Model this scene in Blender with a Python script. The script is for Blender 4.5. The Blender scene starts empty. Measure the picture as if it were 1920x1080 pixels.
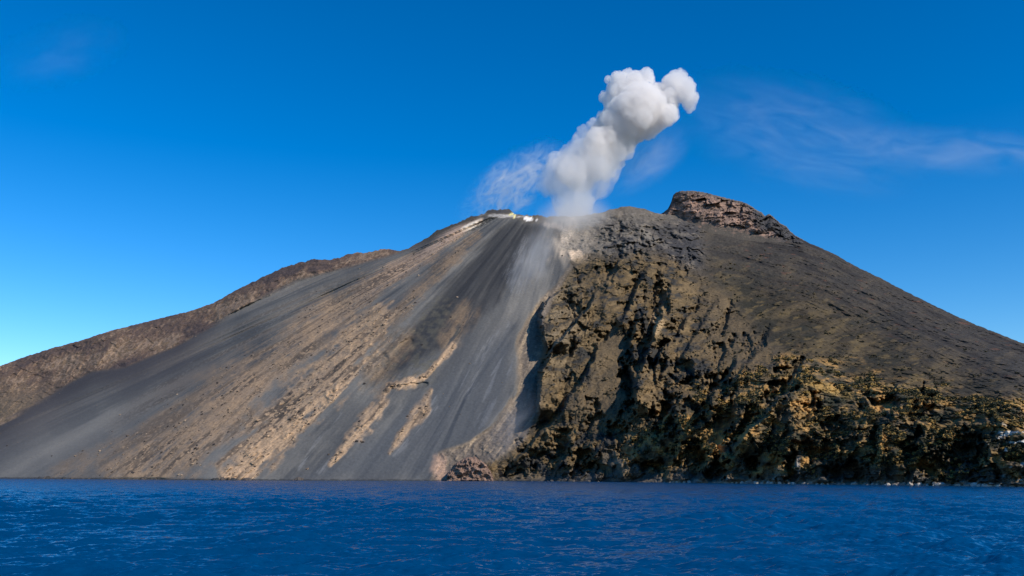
import bpy, math, random
import numpy as np
from mathutils import Vector

# ------------------------------------------------------------------ camera, sky, sun, exposure
F, H0, HC = 1663.0, 888.0, 14.0          # focal length and horizon row in 1920x1080 photo pixels, eye height in metres
scene = bpy.context.scene
COL = scene.collection
cam_data = bpy.data.cameras.new('camera')
cam = bpy.data.objects.new('camera', cam_data); COL.objects.link(cam)
cam.location = (0, 0, HC); cam.rotation_euler = (math.radians(90), 0, 0)
cam_data.sensor_width = 36; cam_data.lens = F / 1920 * 36
cam_data.shift_y = (H0 - 540) / 1920
cam_data.clip_start = 1; cam_data.clip_end = 60000
scene.camera = cam

SUN_DIR = Vector((0.60, -0.50, 0.63)).normalized()     # towards the sun
world = bpy.data.worlds.new('World'); scene.world = world; world.use_nodes = True
wn, wl = world.node_tree.nodes, world.node_tree.links
wn.clear()
sky = wn.new('ShaderNodeTexSky'); sky.sky_type = 'NISHITA'; sky.sun_disc = False
sky.sun_elevation = math.asin(SUN_DIR.z)
sky.sun_rotation = math.atan2(SUN_DIR.x, SUN_DIR.y)
sky.altitude = 0; sky.air_density = 1.0; sky.dust_density = 0.25; sky.ozone_density = 4.0
hsv = wn.new('ShaderNodeHueSaturation'); hsv.inputs['Saturation'].default_value = 1.28; hsv.inputs['Hue'].default_value = 0.5
bg = wn.new('ShaderNodeBackground'); bg.inputs['Strength'].default_value = 0.073
wo = wn.new('ShaderNodeOutputWorld')
gam = wn.new('ShaderNodeGamma'); gam.inputs['Gamma'].default_value = 1.30        # the deep polarised blue of the day
wl.new(sky.outputs[0], gam.inputs['Color']); wl.new(gam.outputs[0], hsv.inputs['Color']); wl.new(hsv.outputs[0], bg.inputs['Color']); wl.new(bg.outputs[0], wo.inputs['Surface'])

sun_data = bpy.data.lights.new('sun', 'SUN'); sun_data.energy = 3.6; sun_data.angle = math.radians(0.53)
sun_data.color = (1.0, 0.93, 0.82)
sun = bpy.data.objects.new('sun', sun_data); COL.objects.link(sun)
sun.rotation_euler = SUN_DIR.to_track_quat('Z', 'Y').to_euler(); sun.location = (600, -600, 1500)

scene.view_settings.view_transform = 'Standard'; scene.view_settings.look = 'None'
scene.view_settings.exposure = 0.4; scene.view_settings.gamma = 1.0
scene.cycles.volume_bounces = 12; scene.cycles.max_bounces = 14; scene.cycles.transparent_max_bounces = 16
scene.cycles.volume_step_rate = 0.25
scene.cycles.use_denoising = True

# ------------------------------------------------------------------ helpers
rng = np.random.default_rng(7)
f4 = np.float32

def sst(a, b, x):
    t = np.clip((x - a) / (b - a), 0, 1); return t * t * (3 - 2 * t)

_perm = np.random.default_rng(3).permutation(256).astype(np.int32); _perm = np.concatenate([_perm, _perm, _perm])
_g = np.random.default_rng(4).normal(size=(256, 3)).astype(f4); _g /= np.linalg.norm(_g, axis=1, keepdims=True)
_a = np.linspace(0, 2 * np.pi, 256, endpoint=False); _g2 = np.stack([np.cos(_a), np.sin(_a)], 1).astype(f4)

def n2(x, y, s=0):
    """gradient noise in two dimensions, about -1..1"""
    x = np.asarray(x, f4) + s * 17.31; y = np.asarray(y, f4) + s * 9.77
    xi = np.floor(x).astype(np.int32); yi = np.floor(y).astype(np.int32)
    xf = x - xi; yf = y - yi
    u = xf * xf * xf * (xf * (xf * 6 - 15) + 10); v = yf * yf * yf * (yf * (yf * 6 - 15) + 10)
    def g(i, j):
        h = _perm[(_perm[(xi + i) & 255] + yi + j) & 255]; q = _g2[h]
        return q[..., 0] * (xf - i) + q[..., 1] * (yf - j)
    a = g(0, 0); b = g(1, 0); c = g(0, 1); d = g(1, 1)
    return 1.5 * ((a + u * (b - a)) * (1 - v) + (c + u * (d - c)) * v)

def n3(p, s=0):
    x = np.asarray(p[..., 0], f4) + s * 13.7; y = np.asarray(p[..., 1], f4) + s * 5.3; z = np.asarray(p[..., 2], f4) + s * 7.9
    xi = np.floor(x).astype(np.int32); yi = np.floor(y).astype(np.int32); zi = np.floor(z).astype(np.int32)
    xf = x - xi; yf = y - yi; zf = z - zi
    fd = lambda t: t * t * t * (t * (t * 6 - 15) + 10)
    u, v, w = fd(xf), fd(yf), fd(zf)
    def g(i, j, k):
        h = _perm[(_perm[(_perm[(xi + i) & 255] + yi + j) & 255] + zi + k) & 255]; q = _g[h]
        return q[..., 0] * (xf - i) + q[..., 1] * (yf - j) + q[..., 2] * (zf - k)
    def pl(k):
        a = g(0, 0, k); b = g(1, 0, k); c = g(0, 1, k); d = g(1, 1, k)
        return (a + u * (b - a)) * (1 - v) + (c + u * (d - c)) * v
    a = pl(0); b = pl(1)
    return 1.5 * (a + w * (b - a))

def fbm2(x, y, o=4, s=0, g=.5, l=2.03):
    r = 0; a = 1
    for i in range(o): r = r + a * n2(x * l ** i, y * l ** i, s + i * 3); a *= g
    return r
def ridge2(x, y, o=3, s=0, g=.5):
    r = 0; a = 1
    for i in range(o): r = r + a * (1 - 2 * np.abs(n2(x * 2.07 ** i, y * 2.07 ** i, s + i * 3))); a *= g
    return r
def fbm3(p, o=4, s=0, g=.5):
    r = 0; a = 1
    for i in range(o): r = r + a * n3(p * 2.03 ** i, s + i * 3); a *= g
    return r
def ridge3(p, o=3, s=0, g=.5):
    r = 0; a = 1
    for i in range(o): r = r + a * (1 - 2 * np.abs(n3(p * 2.07 ** i, s + i * 3))); a *= g
    return r

def facet(x, y, s=0, steep=1.0, step=.35):
    """broken rock: every irregular cell is a flat face with a tilt and an offset of its own"""
    x = np.asarray(x, f4) + s * 7.13; y = np.asarray(y, f4) + s * 3.71; xi = np.floor(x).astype(np.int32); yi = np.floor(y).astype(np.int32)
    best = np.full(x.shape, 9., f4); out = np.zeros(x.shape, f4)
    for i in (-1, 0, 1):
        for j in (-1, 0, 1):
            h = _perm[(_perm[(xi + i + s * 11) & 255] + yi + j) & 255]; g = _g[h]; g2 = _g[(h * 7 + 13) & 255]
            dx = x - (xi + i + .5 + .45 * g2[..., 0]); dy = y - (yi + j + .5 + .45 * g2[..., 1]); dd = dx * dx + dy * dy
            k = dd < best; best = np.where(k, dd, best); out = np.where(k, steep * (g[..., 0] * dx + g[..., 1] * dy) + step * g[..., 2], out)
    return out

def poly_sd(px, py, pts):
    """signed distance in the same units, positive inside the polygon"""
    pts = np.asarray(pts, float); n = len(pts)
    d = np.full(px.shape, 1e9, f4); ins = np.zeros(px.shape, bool)
    for i in range(n):
        x0, y0 = pts[i]; x1, y1 = pts[(i + 1) % n]
        ex, ey = x1 - x0, y1 - y0
        t = np.clip(((px - x0) * ex + (py - y0) * ey) / (ex * ex + ey * ey + 1e-9), 0, 1)
        d = np.minimum(d, (px - x0 - t * ex) ** 2 + (py - y0 - t * ey) ** 2)
        c = ((y0 <= py) & (y1 > py)) | ((y1 <= py) & (y0 > py))
        xx = x0 + (py - y0) / (ey if ey else 1e-9) * ex
        ins ^= c & (px < xx)
    d = np.sqrt(d); return np.where(ins, d, -d)

def tag(o, label=None, cat=None, group=None, kind=None):
    if label: o['label'] = label
    if cat: o['category'] = cat
    if group: o['group'] = group
    if kind: o['kind'] = kind
    return o

def mesh_obj(name, verts, faces, mat, cols=None, smooth=True, parent=None):
    me = bpy.data.meshes.new(name)
    verts = np.asarray(verts, f4); faces = np.asarray(faces, np.int32)
    k = faces.shape[1]
    me.vertices.add(len(verts)); me.vertices.foreach_set('co', verts.ravel())
    me.loops.add(faces.size); me.loops.foreach_set('vertex_index', faces.ravel())
    me.polygons.add(len(faces)); me.polygons.foreach_set('loop_start', np.arange(0, faces.size, k, dtype=np.int32))
    if cols is not None:
        at = me.attributes.new('albedo', 'FLOAT_COLOR', 'POINT')
        c = np.ones((len(verts), 4), f4); c[:, :cols.shape[1]] = cols; at.data.foreach_set('color', c.ravel())
    me.update(calc_edges=True); me.validate()
    me.polygons.foreach_set('use_smooth', np.full(len(me.polygons), smooth))
    me.materials.append(mat)
    o = bpy.data.objects.new(name, me); COL.objects.link(o)
    if parent: o.parent = parent
    return o

def grid_faces(nr, nc):
    i = np.arange(nr - 1)[:, None] * nc + np.arange(nc - 1)[None]
    return np.stack([i, i + 1, i + nc + 1, i + nc], -1).reshape(-1, 4)

def new_mat(name):
    m = bpy.data.materials.new(name); m.use_nodes = True
    nt = m.node_tree; b = nt.nodes['Principled BSDF']
    return m, nt, b

def rock_material(name, scale, bump, spread=(0.62, 1.38), rough=0.95):
    """base colour from the mesh's albedo attribute, broken up by fine procedural grain, with a grain bump"""
    m, nt, b = new_mat(name); N, L = nt.nodes, nt.links
    at = N.new('ShaderNodeAttribute'); at.attribute_name = 'albedo'
    tc = N.new('ShaderNodeTexCoord')
    no = N.new('ShaderNodeTexNoise'); no.inputs['Scale'].default_value = scale; no.inputs['Detail'].default_value = 5; no.inputs['Roughness'].default_value = .65
    L.new(tc.outputs['Object'], no.inputs['Vector'])
    mr = N.new('ShaderNodeMapRange'); mr.inputs['From Min'].default_value = .3; mr.inputs['From Max'].default_value = .7
    mr.inputs['To Min'].default_value, mr.inputs['To Max'].default_value = spread
    L.new(no.outputs['Fac'], mr.inputs['Value'])
    s1 = N.new('ShaderNodeMath'); s1.operation = 'SUBTRACT'; s1.inputs[1].default_value = 1.0; L.new(mr.outputs[0], s1.inputs[0])
    s2 = N.new('ShaderNodeMath'); s2.operation = 'MULTIPLY_ADD'; s2.inputs[2].default_value = 1.0; L.new(s1.outputs[0], s2.inputs[0]); L.new(at.outputs['Alpha'], s2.inputs[1])
    mx = N.new('ShaderNodeVectorMath'); mx.operation = 'SCALE'
    L.new(at.outputs['Color'], mx.inputs[0]); L.new(s2.outputs[0], mx.inputs['Scale'])
    L.new(mx.outputs[0], b.inputs['Base Color'])
    bp = N.new('ShaderNodeBump'); bp.inputs['Strength'].default_value = 1.0; bp.inputs['Distance'].default_value = bump; L.new(at.outputs['Alpha'], bp.inputs['Strength'])
    L.new(no.outputs['Fac'], bp.inputs['Height']); L.new(bp.outputs[0], b.inputs['Normal'])
    b.inputs['Roughness'].default_value = rough; b.inputs['Specular IOR Level'].default_value = .15
    return m

# ------------------------------------------------------------------ the island's lie of the land
def shore_depth(px):
    return np.interp(px, [-400,-300,-100,0,200,400,600,830,900,1000,1100,1200,1400,1600,1900,2150,2400],
      [3500,3200,2800,2500,2150,1850,1760,1720,1700,1630,1535,1440,1250,1110,945,850,780])
SKY = np.array([(-400,780),(-200,742),(0,686),(50,668),(100,652),(160,636),(200,622),(300,597),(360,582),(400,568),(440,545),(500,516),(530,502),(560,493),(590,486),(620,486),(640,482),(660,475),(690,473),(715,467),(730,468),(750,470),(765,466),(790,452),(805,443),(820,433),(850,420),(880,408),(905,401),(912,396),(925,392.5),(940,393.5),(948,391),(957,394),(966,402),(985,403.5),(1000,404),(1040,406),(1075,406),(1120,400),(1150,392),(1165,388),(1180,387),(1195,389),(1210,392.5),(1235,401),(1270,404),(1330,412),(1400,425),(1450,440),(1485,444),(1510,452),(1560,474),(1600,497),(1650,521),(1700,547),(1750,572),(1800,596),(1850,617),(1900,636),(1920,644),(2050,690),(2200,750),(2400,830)], float)
SKYD = [(-400,3700),(-200,3500),(0,3300),(200,3230),(400,3130),(500,3080),(590,3040),(715,2980),(760,2920),(820,2870),(880,2835),(905,2820),(940,2810),(1000,2820),(1075,2820),(1120,2830),(1180,2850),(1235,2870),(1330,2880),(1400,2850),(1500,2680),(1600,2420),(1700,2150),(1800,1900),(1900,1650),(2050,1400),(2200,1200),(2400,1000)]
MID = [(1700,735,1200),(1500,720,1370),(1350,740,1500),(1250,760,1570),(1900,755,1065),(1500,600,1900),(1400,550,2200),(1650,640,1700),(1800,680,1420)]
def water_row(Y): return H0 + F * HC / Y
def unproj(px, py, Y): return np.stack([(px - 960) / F * Y, Y + 0 * px, HC + (H0 - py) / F * Y], -1)

def control_points():
    P = []
    for x in [-400,-200,0,100,200,300,400,500,600,715,830,900,1000,1100,1200,1300,1400,1500,1600,1700,1800,1900,2000,2200,2400]:
        Y = float(shore_depth(x)); P.append((x, water_row(Y), Y))
    for x, Y in SKYD: P.append((x, float(np.interp(x, SKY[:, 0], SKY[:, 1])), Y))
    P += MID
    for (tx, ty, tY), bx in [((1030,430,2790),840),((960,412,2810),690),((905,408,2815),500),((860,432,2820),300),((760,478,2880),100),((600,500,2980),-60),((450,560,3040),-250),((1110,412,2825),1000),((1180,395,2845),1130),((1240,408,2865),1250)]:
        Yb = float(shore_depth(bx)); A = unproj(np.float64(tx), ty, tY); B = unproj(np.float64(bx), water_row(Yb), Yb)
        for t in (.25, .5, .75):
            p = A * (1 - t) + B * t; p[2] -= np.sin(np.pi * t) * 12
            P.append((960 + p[0] / p[1] * F, H0 - (p[2] - HC) / p[1] * F, p[1]))
    return np.array(P)

class Spline:      # thin plate spline of 1/distance: a plane in space stays a plane
    def __init__(s, P):
        s.c = np.stack([(P[:, 0] - 960) / 500, (P[:, 1] - 650) / 500], 1); n = len(P)
        d2 = ((s.c[:, None] - s.c[None]) ** 2).sum(-1)
        K = .5 * d2 * np.log(d2 + 1e-12) + 2e-4 * np.eye(n)
        A = np.zeros((n + 3, n + 3)); Q = np.c_[np.ones(n), s.c]
        A[:n, :n] = K; A[:n, n:] = Q; A[n:, :n] = Q.T
        b = np.zeros(n + 3); b[:n] = 1000 / P[:, 2]; s.w = np.linalg.solve(A, b)
    def __call__(s, px, py):
        px, py = np.broadcast_arrays(px, py); x = ((px - 960) / 500).ravel(); y = ((py - 650) / 500).ravel(); o = np.empty(x.shape); n = len(s.c)
        for i in range(0, len(x), 40000):
            X = np.stack([x[i:i + 40000], y[i:i + 40000]], 1)
            d2 = ((X[:, None] - s.c[None]) ** 2).sum(-1)
            o[i:i + 40000] = (.5 * d2 * np.log(d2 + 1e-12)) @ s.w[:n] + s.w[n] + X @ s.w[n + 1:]
        return (1000 / o).reshape(px.shape)

class Raster:      # a smooth function sampled on a coarse raster, read back bilinearly
    def __init__(s, fn, x0=-460, x1=2460, y0=330, y1=960, st=5):
        s.x0, s.y0, s.st = x0, y0, st
        s.v = fn(*np.meshgrid(np.arange(x0, x1 + 1, st, dtype=float), np.arange(y0, y1 + 1, st, dtype=float)))
    def __call__(s, px, py):
        a = np.clip((px - s.x0) / s.st, 0, s.v.shape[1] - 1.001); b = np.clip((py - s.y0) / s.st, 0, s.v.shape[0] - 1.001)
        i = a.astype(int); j = b.astype(int); a = a - i; b = b - j; v = s.v
        return v[j, i] * (1 - a) * (1 - b) + v[j, i + 1] * a * (1 - b) + v[j + 1, i] * (1 - a) * b + v[j + 1, i + 1] * a * b

DEPTH = Raster(Spline(control_points()))

# fall lines: how scree and gullies run downhill
FALL = [[(-900,500),(-1400,700)],[(300,560),(-600,860)],[(600,500),(-330,892)],[(760,475),(200,722),(-200,892)],[(880,431),(-100,892)],[(892,428),(660,560),(440,690),(120,892)],
 [(905,425),(690,570),(480,707),(270,897)],[(930,430),(640,705),(430,897)],[(960,430),(720,740),(590,897)],[(990,430),(830,757),(730,897)],
 [(1020,435),(967,597),(873,743),(805,897)],[(1045,440),(1005,600),(950,760),(850,900)],[(1090,440),(1040,640),(1000,770),(900,900)],
 [(1150,440),(1120,600),(1070,720),(990,905)],[(1220,440),(1190,600),(1130,760),(1070,905)],[(1300,440),(1240,570),(1190,700),(1150,905)],
 [(1400,440),(1360,560),(1300,720),(1240,905)],[(1500,460),(1490,600),(1440,740),(1370,905)],[(1650,520),(1650,650),(1600,800),(1560,908)],[(1900,600),(1900,760),(1880,908)],[(2400,600),(2400,900)]]
def fall_u(px, py):
    ys = py[:, 0]; X = np.empty((len(FALL), len(ys)))
    for k, l in enumerate(FALL):
        l = np.array(l, float); y = l[:, 1]; x = l[:, 0]
        x = np.r_[x[0] + (200 - y[0]) * (x[1] - x[0]) / (y[1] - y[0]), x, x[-1] + (1100 - y[-1]) * (x[-1] - x[-2]) / (y[-1] - y[-2])]
        y = np.r_[200, y, 1100]; X[k] = np.interp(ys, y, x)
    X = np.maximum.accumulate(X + np.arange(len(FALL))[:, None] * .5, 0)
    uk = np.array([0,7,9,10.5,12,13.2,14.2,15.4,16.6,17.7,18.6,19.2,20,21,22.2,23.2,24.4,26,28,31,36.])
    return np.stack([np.interp(px[0], X[:, j], uk) for j in range(len(ys))], 0)
FALLU = Raster(fall_u, st=4)

# ------------------------------------------------------------------ island terrain
def edge_step(px, py, pts, A, w, Lr, Ll=10, taper=18):
    """a rock step along a polyline (given from top to bottom): ground right of it stands proud by A, dying away downslope to the right"""
    pts = np.array(pts, float)
    x = np.interp(py, pts[:, 1], pts[:, 0]); dx = px - x
    t = sst(pts[0, 1] - taper, pts[0, 1] + taper, py) * (1 - sst(pts[-1, 1] - taper, pts[-1, 1] + taper, py))
    return A * t * (sst(-w, w, dx) * np.exp(-np.maximum(dx, 0) / Lr) - .25 * (1 - sst(-w, w, dx)) * np.exp(-np.maximum(-dx, 0) / Ll))

P_SCREE = [(-500,1000),(-500,960),(-60,826),(0,797),(100,738),(170,697),(235,689),(330,650),(430,592),(480,562),(560,525),(640,505),(740,478),(800,455),(860,425),(905,407),(960,408),(1030,425),(1060,470),(1072,500),(1040,540),(1005,580),(985,620),(975,700),(960,760),(900,820),(830,858),(806,900),(806,1000)]
P_APRON = [(1078,490),(1035,545),(990,590),(972,640),(970,740),(940,790),(880,830),(828,850),(806,905),(850,905),(900,880),(985,822),(1008,768),(1013,690),(1022,600),(1050,540)]
P_RIBS = [(1085,480),(1050,540),(1018,580),(1012,640),(1016,700),(1008,765),(985,820),(930,860),(850,870),(830,1000),(1560,1000),(1520,860),(1490,760),(1500,690),(1440,640),(1380,560),(1310,510),(1260,480),(1200,470)]
P_GOLD = [(1150,870),(1230,780),(1340,725),(1430,700),(1490,665),(1560,680),(1640,710),(1740,730),(1860,752),(1960,748),(2400,760),(2400,1000),(1500,1000),(1380,860),(1240,880)]
P_CLIFF = [(960,850),(1060,800),(1180,760),(1260,740),(1340,740),(1480,760),(1600,790),(1700,800),(1820,800),(1960,790),(2400,800),(2400,1000),(850,1000)]

# hollows and gully pockets of the right-hand cliffs: column, row, half widths, tilt, depth
HOLLOWS = [(1228,545,10,40,18,60),(1240,572,15,24,30,55),(1205,650,12,60,14,62),(1184,715,11,52,2,75),(1238,683,17,22,0,60),(1292,690,20,20,0,55),(1278,604,10,48,34,45),(1350,610,9,34,36,40),
 (1356,662,9,26,42,42),(1355,727,20,22,0,60),(1254,780,18,30,8,80),(1305,763,24,17,0,60),(1396,794,12,38,40,55),(1462,735,11,44,56,50),(1488,694,18,12,-10,50),(1228,871,18,13,0,50),(1303,852,25,17,0,55),
 (1352,877,17,18,0,55),(1413,869,15,12,0,50),(1484,866,11,28,0,60),(1664,755,24,17,10,55),(1728,783,12,38,18,55),(1578,803,27,17,0,55),(1553,838,36,17,0,50),(1602,888,30,24,0,70),(1756,874,46,18,18,55),(1822,848,36,31,0,60),
 (1150,500,8,34,22,34),(1185,560,9,34,20,40),(1130,628,8,20,34,36),(1080,580,7,18,30,30),(1072,640,10,16,20,34),(1112,780,10,26,30,40),(1160,810,12,24,20,45),(1060,835,14,22,35,45),(1100,860,14,16,0,45),(1010,858,22,14,30,40),
 (1290,500,9,20,40,28),(1225,455,18,6,30,30),(1195,470,8,14,20,26),(1165,440,7,12,20,22),(1420,640,8,26,40,30),(1700,840,10,26,10,45),(1520,760,9,22,30,40),(1640,830,10,22,0,45)]

def build_island():
    nr, nb = 640, 44
    pxs = np.concatenate([np.arange(-340, -30, 6.0), np.arange(-30, 1950, 1.45), np.arange(1950, 2300, 6.0)]); nc = len(pxs)
    sky_r = np.interp(pxs, SKY[:, 0], SKY[:, 1])
    jag = 1 + 1.3 * sst(780, 830, pxs) * (1 - sst(1100, 1150, pxs)) + .9 * sst(430, 600, pxs) * (1 - sst(715, 750, pxs)); sky_r = sky_r + jag * (n2(pxs / 13, 0 * pxs, 5) * .9 + n2(pxs / 5, 0 * pxs, 6) * .8)
    wat_r = water_row(shore_depth(pxs))
    v = np.linspace(0, 1, nr)[:, None]
    PX = np.broadcast_to(pxs, (nr, nc)).astype(float)
    PY = wat_r[None] * (1 - v) + sky_r[None] * v
    D = DEPTH(PX, PY)
    W = unproj(PX, PY, D).astype(f4)
    U = FALLU(PX, PY).astype(f4); V = (W[..., 2] / 100).astype(f4)
    # irregular borders between kinds of ground
    wx = PX + fbm2(PX / 60, PY / 60, 4, 1) * 12; wy = PY + fbm2(PX / 60, PY / 60, 4, 2) * 9
    sx = PX + fbm2(U * 2.5, V * .8, 3, 3) * 9; syy = PY
    scree = sst(-5, 5, poly_sd(sx, syy, P_SCREE)); apron = sst(-6, 6, poly_sd(sx, syy, P_APRON))
    ribs = sst(-14, 22, poly_sd(wx, wy, P_RIBS)); gold = sst(-26, 22, poly_sd(wx, wy, P_GOLD) + 22 * fbm2(PX / 36, PY / 24, 4, 7)); cliff = sst(-12, 30, poly_sd(wx, wy, P_CLIFF))
    ribs = ribs * (1 - apron); scree = scree * (1 - apron)
    flank = sst(1060, 1140, PX) * (1 - scree) * (1 - apron) * (1 - ribs)
    ridge = (1 - scree) * sst(800, 760, PX)
    summit = sst(1040, 1075, PX) * (1 - sst(1300, 1340, PX)) * (1 - sst(470, 520, PY + (PX - 1150) * -.12)) * (1 - scree)
    Q = W / 100 * np.array([1, .42, 1.0], f4)
    # ---- relief: how far the ground stands out towards the sea (metres)
    d = np.zeros_like(D)
    strk = lambda a, b, s, o=3: fbm2(U * a, V * b, o, s)
    brk = sst(-.5, .5, fbm2(U * .9, V * .9, 3, 15)); big = strk(.7, .12, 11, 3); med = strk(3.2, .35, 12); fine = strk(9, 1.4, 13) * brk
    calm = sst(.3, -.2, fbm2(PX / 90, PY / 90, 3, 18))     # smoother and rougher stretches
    d += scree * (18 * big + 3.2 * med + .7 * fine) 
    # rocky outcrop bands in the scree
    def blob(x, y, lx, ly, ang, soft=.35):
        c, s = math.cos(math.radians(ang)), math.sin(math.radians(ang))
        a = ((sx - x) * c + (syy - y) * s) / lx; b = (-(sx - x) * s + (syy - y) * c) / ly
        return 1 - sst(1 - soft, 1 + soft, np.sqrt(a * a + b * b) + .35 * fbm2(U * 6, V * 2, 3, 21) + .2 * fbm2(PX / 16, PY / 16, 2, 22))
    def stripe(pts, soft=.5, rag=.55):
        """a band along a polyline of (column, row, half width) with a ragged edge drawn out downhill"""
        pts = np.array(pts, float); best = np.full(PX.shape, 9., f4)
        for (x0, y0, w0), (x1, y1, w1) in zip(pts[:-1], pts[1:]):
            ex, ey = x1 - x0, y1 - y0; t = np.clip(((PX - x0) * ex + (PY - y0) * ey) / (ex * ex + ey * ey), 0, 1)
            best = np.minimum(best, np.hypot(PX - x0 - t * ex, PY - y0 - t * ey) / (w0 + t * (w1 - w0)))
        return 1 - sst(1 - soft, 1 + soft, best + rag * (fbm2(U * 5, V * 1.6, 3, 21) + .6 * fbm2(PX / 20, PY / 20, 3, 22)))
    tanA = stripe([(898,412,5),(846,444,9),(802,476,11),(708,528,16),(646,578,22),(531,669,30),(375,809,40),(270,896,46)], .7) * .9
    tanB = stripe([(720,590,20),(667,640,36),(600,720,40),(505,815,34),(440,892,26)], .5)
    tanC = stripe([(640,720,16),(590,760,16),(505,830,24),(440,895,24)], .4)
    tanD = stripe([(728,728,4),(702,772,12),(676,805,13),(646,838,7),(620,872,4)], .8, .75); tanE = stripe([(810,732,4),(788,770,10),(752,818,6),(730,850,3)], .85, .75) * .85
    tanF = stripe([(728,722,4),(750,722,6),(775,714,7),(800,706,4),(850,650,5)], .8, .8); tanG = stripe([(745,640,26),(700,690,30)], .8) * .55
    tanH = np.maximum.reduce([stripe([(480,690,14),(330,800,26),(210,892,30)], .9) * .7, stripe([(380,730,8),(240,830,16),(120,892,20)], .9) * .5, stripe([(620,560,10),(420,700,18),(300,800,20)], .9) * .5, stripe([(895,440,8),(800,530,14),(735,600,12)], .8) * .7, stripe([(870,590,20),(840,640,16)], .8) * .45])
    tan = np.maximum.reduce([tanA, tanB, tanC, tanD, tanE, tanF, tanG, tanH]) * scree
    crag = ridge3(Q * np.array([4.5, 4.5, 4.5], f4), 4, 31)
    outcrop = np.maximum.reduce([tanC, tanD, tanE, tanF, tanB * .8, tanG, tanA * .4 * sst(540, 640, PY)]) * scree
    patch = sst(-.35, .5, fbm2(PX / 38, PY / 38, 3, 23)); big_crag = ridge3(Q * 2.0, 5, 37, .6)
    d += outcrop ** 2 * (1.0 + (2.0 + 5.0 * patch) * (.25 * crag + .4 * big_crag + 1.1 * facet(U * 9, V * 6, 7) + .6 * facet(U * 20, V * 14, 8))) + tan * (.8 + 1.8 * patch) * crag - scree * 9 * stripe([(735,728,4),(770,726,6),(798,720,4)], .5) - scree * 9 * stripe([(690,676,6),(720,670,7)], .6) - scree * 10 * stripe([(752,646,5),(770,640,6)], .6)
    # dark headwall steps
    d += scree * edge_step(PX, PY, [(962,415),(930,432),(880,495),(800,585),(740,660)], -14, 10, 60)
    # ribs and gullies right of the slide, steep on their left sides
    Uw = U + .45 * fbm2(U * .8, V * .5, 3, 41)
    Vw = V + .35 * fbm2(U * 1.1, V * 1.1, 3, 46)
    a0 = n2(Uw * .8, Vw * .42, 42); a1 = n2((Uw + .42 * a0) * .8, Vw * .42, 42); a1 = n2((Uw + .42 * a1) * .8, Vw * .42, 42)
    b0 = n2(Uw * 1.8, Vw * 1.15, 43); b1 = n2((Uw + .2 * b0) * 1.8, Vw * 1.15, 43); b1 = n2((Uw + .2 * b1) * 1.8, Vw * 1.15, 43)
    c0 = n2(Uw * 4.2, Vw * 3.2, 44); c1 = n2((Uw + .09 * c0) * 4.2, Vw * 3.2, 44)
    rid = ridge3(Q * 1.6 + .3 * n3(Q * 1.1, 50)[..., None], 5, 45, .55)
    rfl = ridge2(Uw * 2.6 + .5 * Vw, Vw * 1.5, 4, 47, .55)
    plane = np.maximum(sst(-8, 10, poly_sd(wx, wy, [(1150,590),(1176,640),(1178,757),(1110,800),(1062,775),(1108,690)])), sst(-4, 8, poly_sd(wx, wy, [(1150,490),(1075,600),(1032,650),(1030,668),(1062,630),(1120,560),(1165,500)])))
    plane = np.maximum(plane, sst(-20, 30, poly_sd(wx, wy, [(1290,500),(1310,600),(1330,690),(1420,690),(1480,660),(1440,600),(1360,520)])) * .75)
    rough = ribs * (1 - .9 * plane)
    fw = U + .10 * fbm2(PX / 14, PY / 14, 3, 53); fv = V + .10 * fbm2(PX / 14, PY / 14, 3, 54)
    f1 = facet(fw * 1.7 + .5 * fv, fv * 1.1, 1); f2 = facet(fw * 3.6 + .8 * fv, fv * 2.6, 2); f3 = facet(fw * 8.5 + 1.2 * fv, fv * 6.5, 3); f4_ = facet(fw * 18, fv * 15, 4)
    crags = (36 * f1 + 9 * f2 + 3.0 * f3 + 1.3 * f4_) * (.55 + .6 * sst(-.3, .4, fbm2(PX / 70, PY / 70, 2, 58)))
    d += rough * (22 * a1 + 18 * b1 + 5 * rfl + crags) + ribs * plane * (8 * a1 + 5 * b1 + 2 * rfl + 3 * f3 + 1.5 * f4_)
    hx = PX + 15 * fbm2(PX / 40, PY / 40, 4, 48, .6); hy = PY + 17 * fbm2(PX / 40, PY / 40, 4, 49, .6); hn = .42 * fbm2(PX / 15, PY / 20, 3, 52, .6)
    H = np.zeros_like(D)
    for x, y, lx, ly, ang, A in HOLLOWS:
        c, sn = math.cos(math.radians(ang)), math.sin(math.radians(ang))
        al = ((hx - x) * c + (hy - y) * sn) / lx; al = np.where(al < 0, al / 1.9, al)      # steep right wall, gentle left side
        q = np.sqrt(al ** 2 + ((-(hx - x) * sn + (hy - y) * c) / (1.25 * ly)) ** 2) + hn
        H = np.maximum(H, 1.0 * A * (1 - sst(.35, 1.15, q)))
    d -= H * (1 - scree) * (1 - .4 * sst(1440, 1540, PX) * sst(740, 770, PY))
    E = np.zeros_like(D); ex_ = PX + .5 * (wx - PX) + 3.2 * facet(PX / 15, PY / 13, 16) + 1.5 * facet(PX / 6, PY / 5, 17) + 2.5 * n2(PX / 20, PY / 16, 24)
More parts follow.
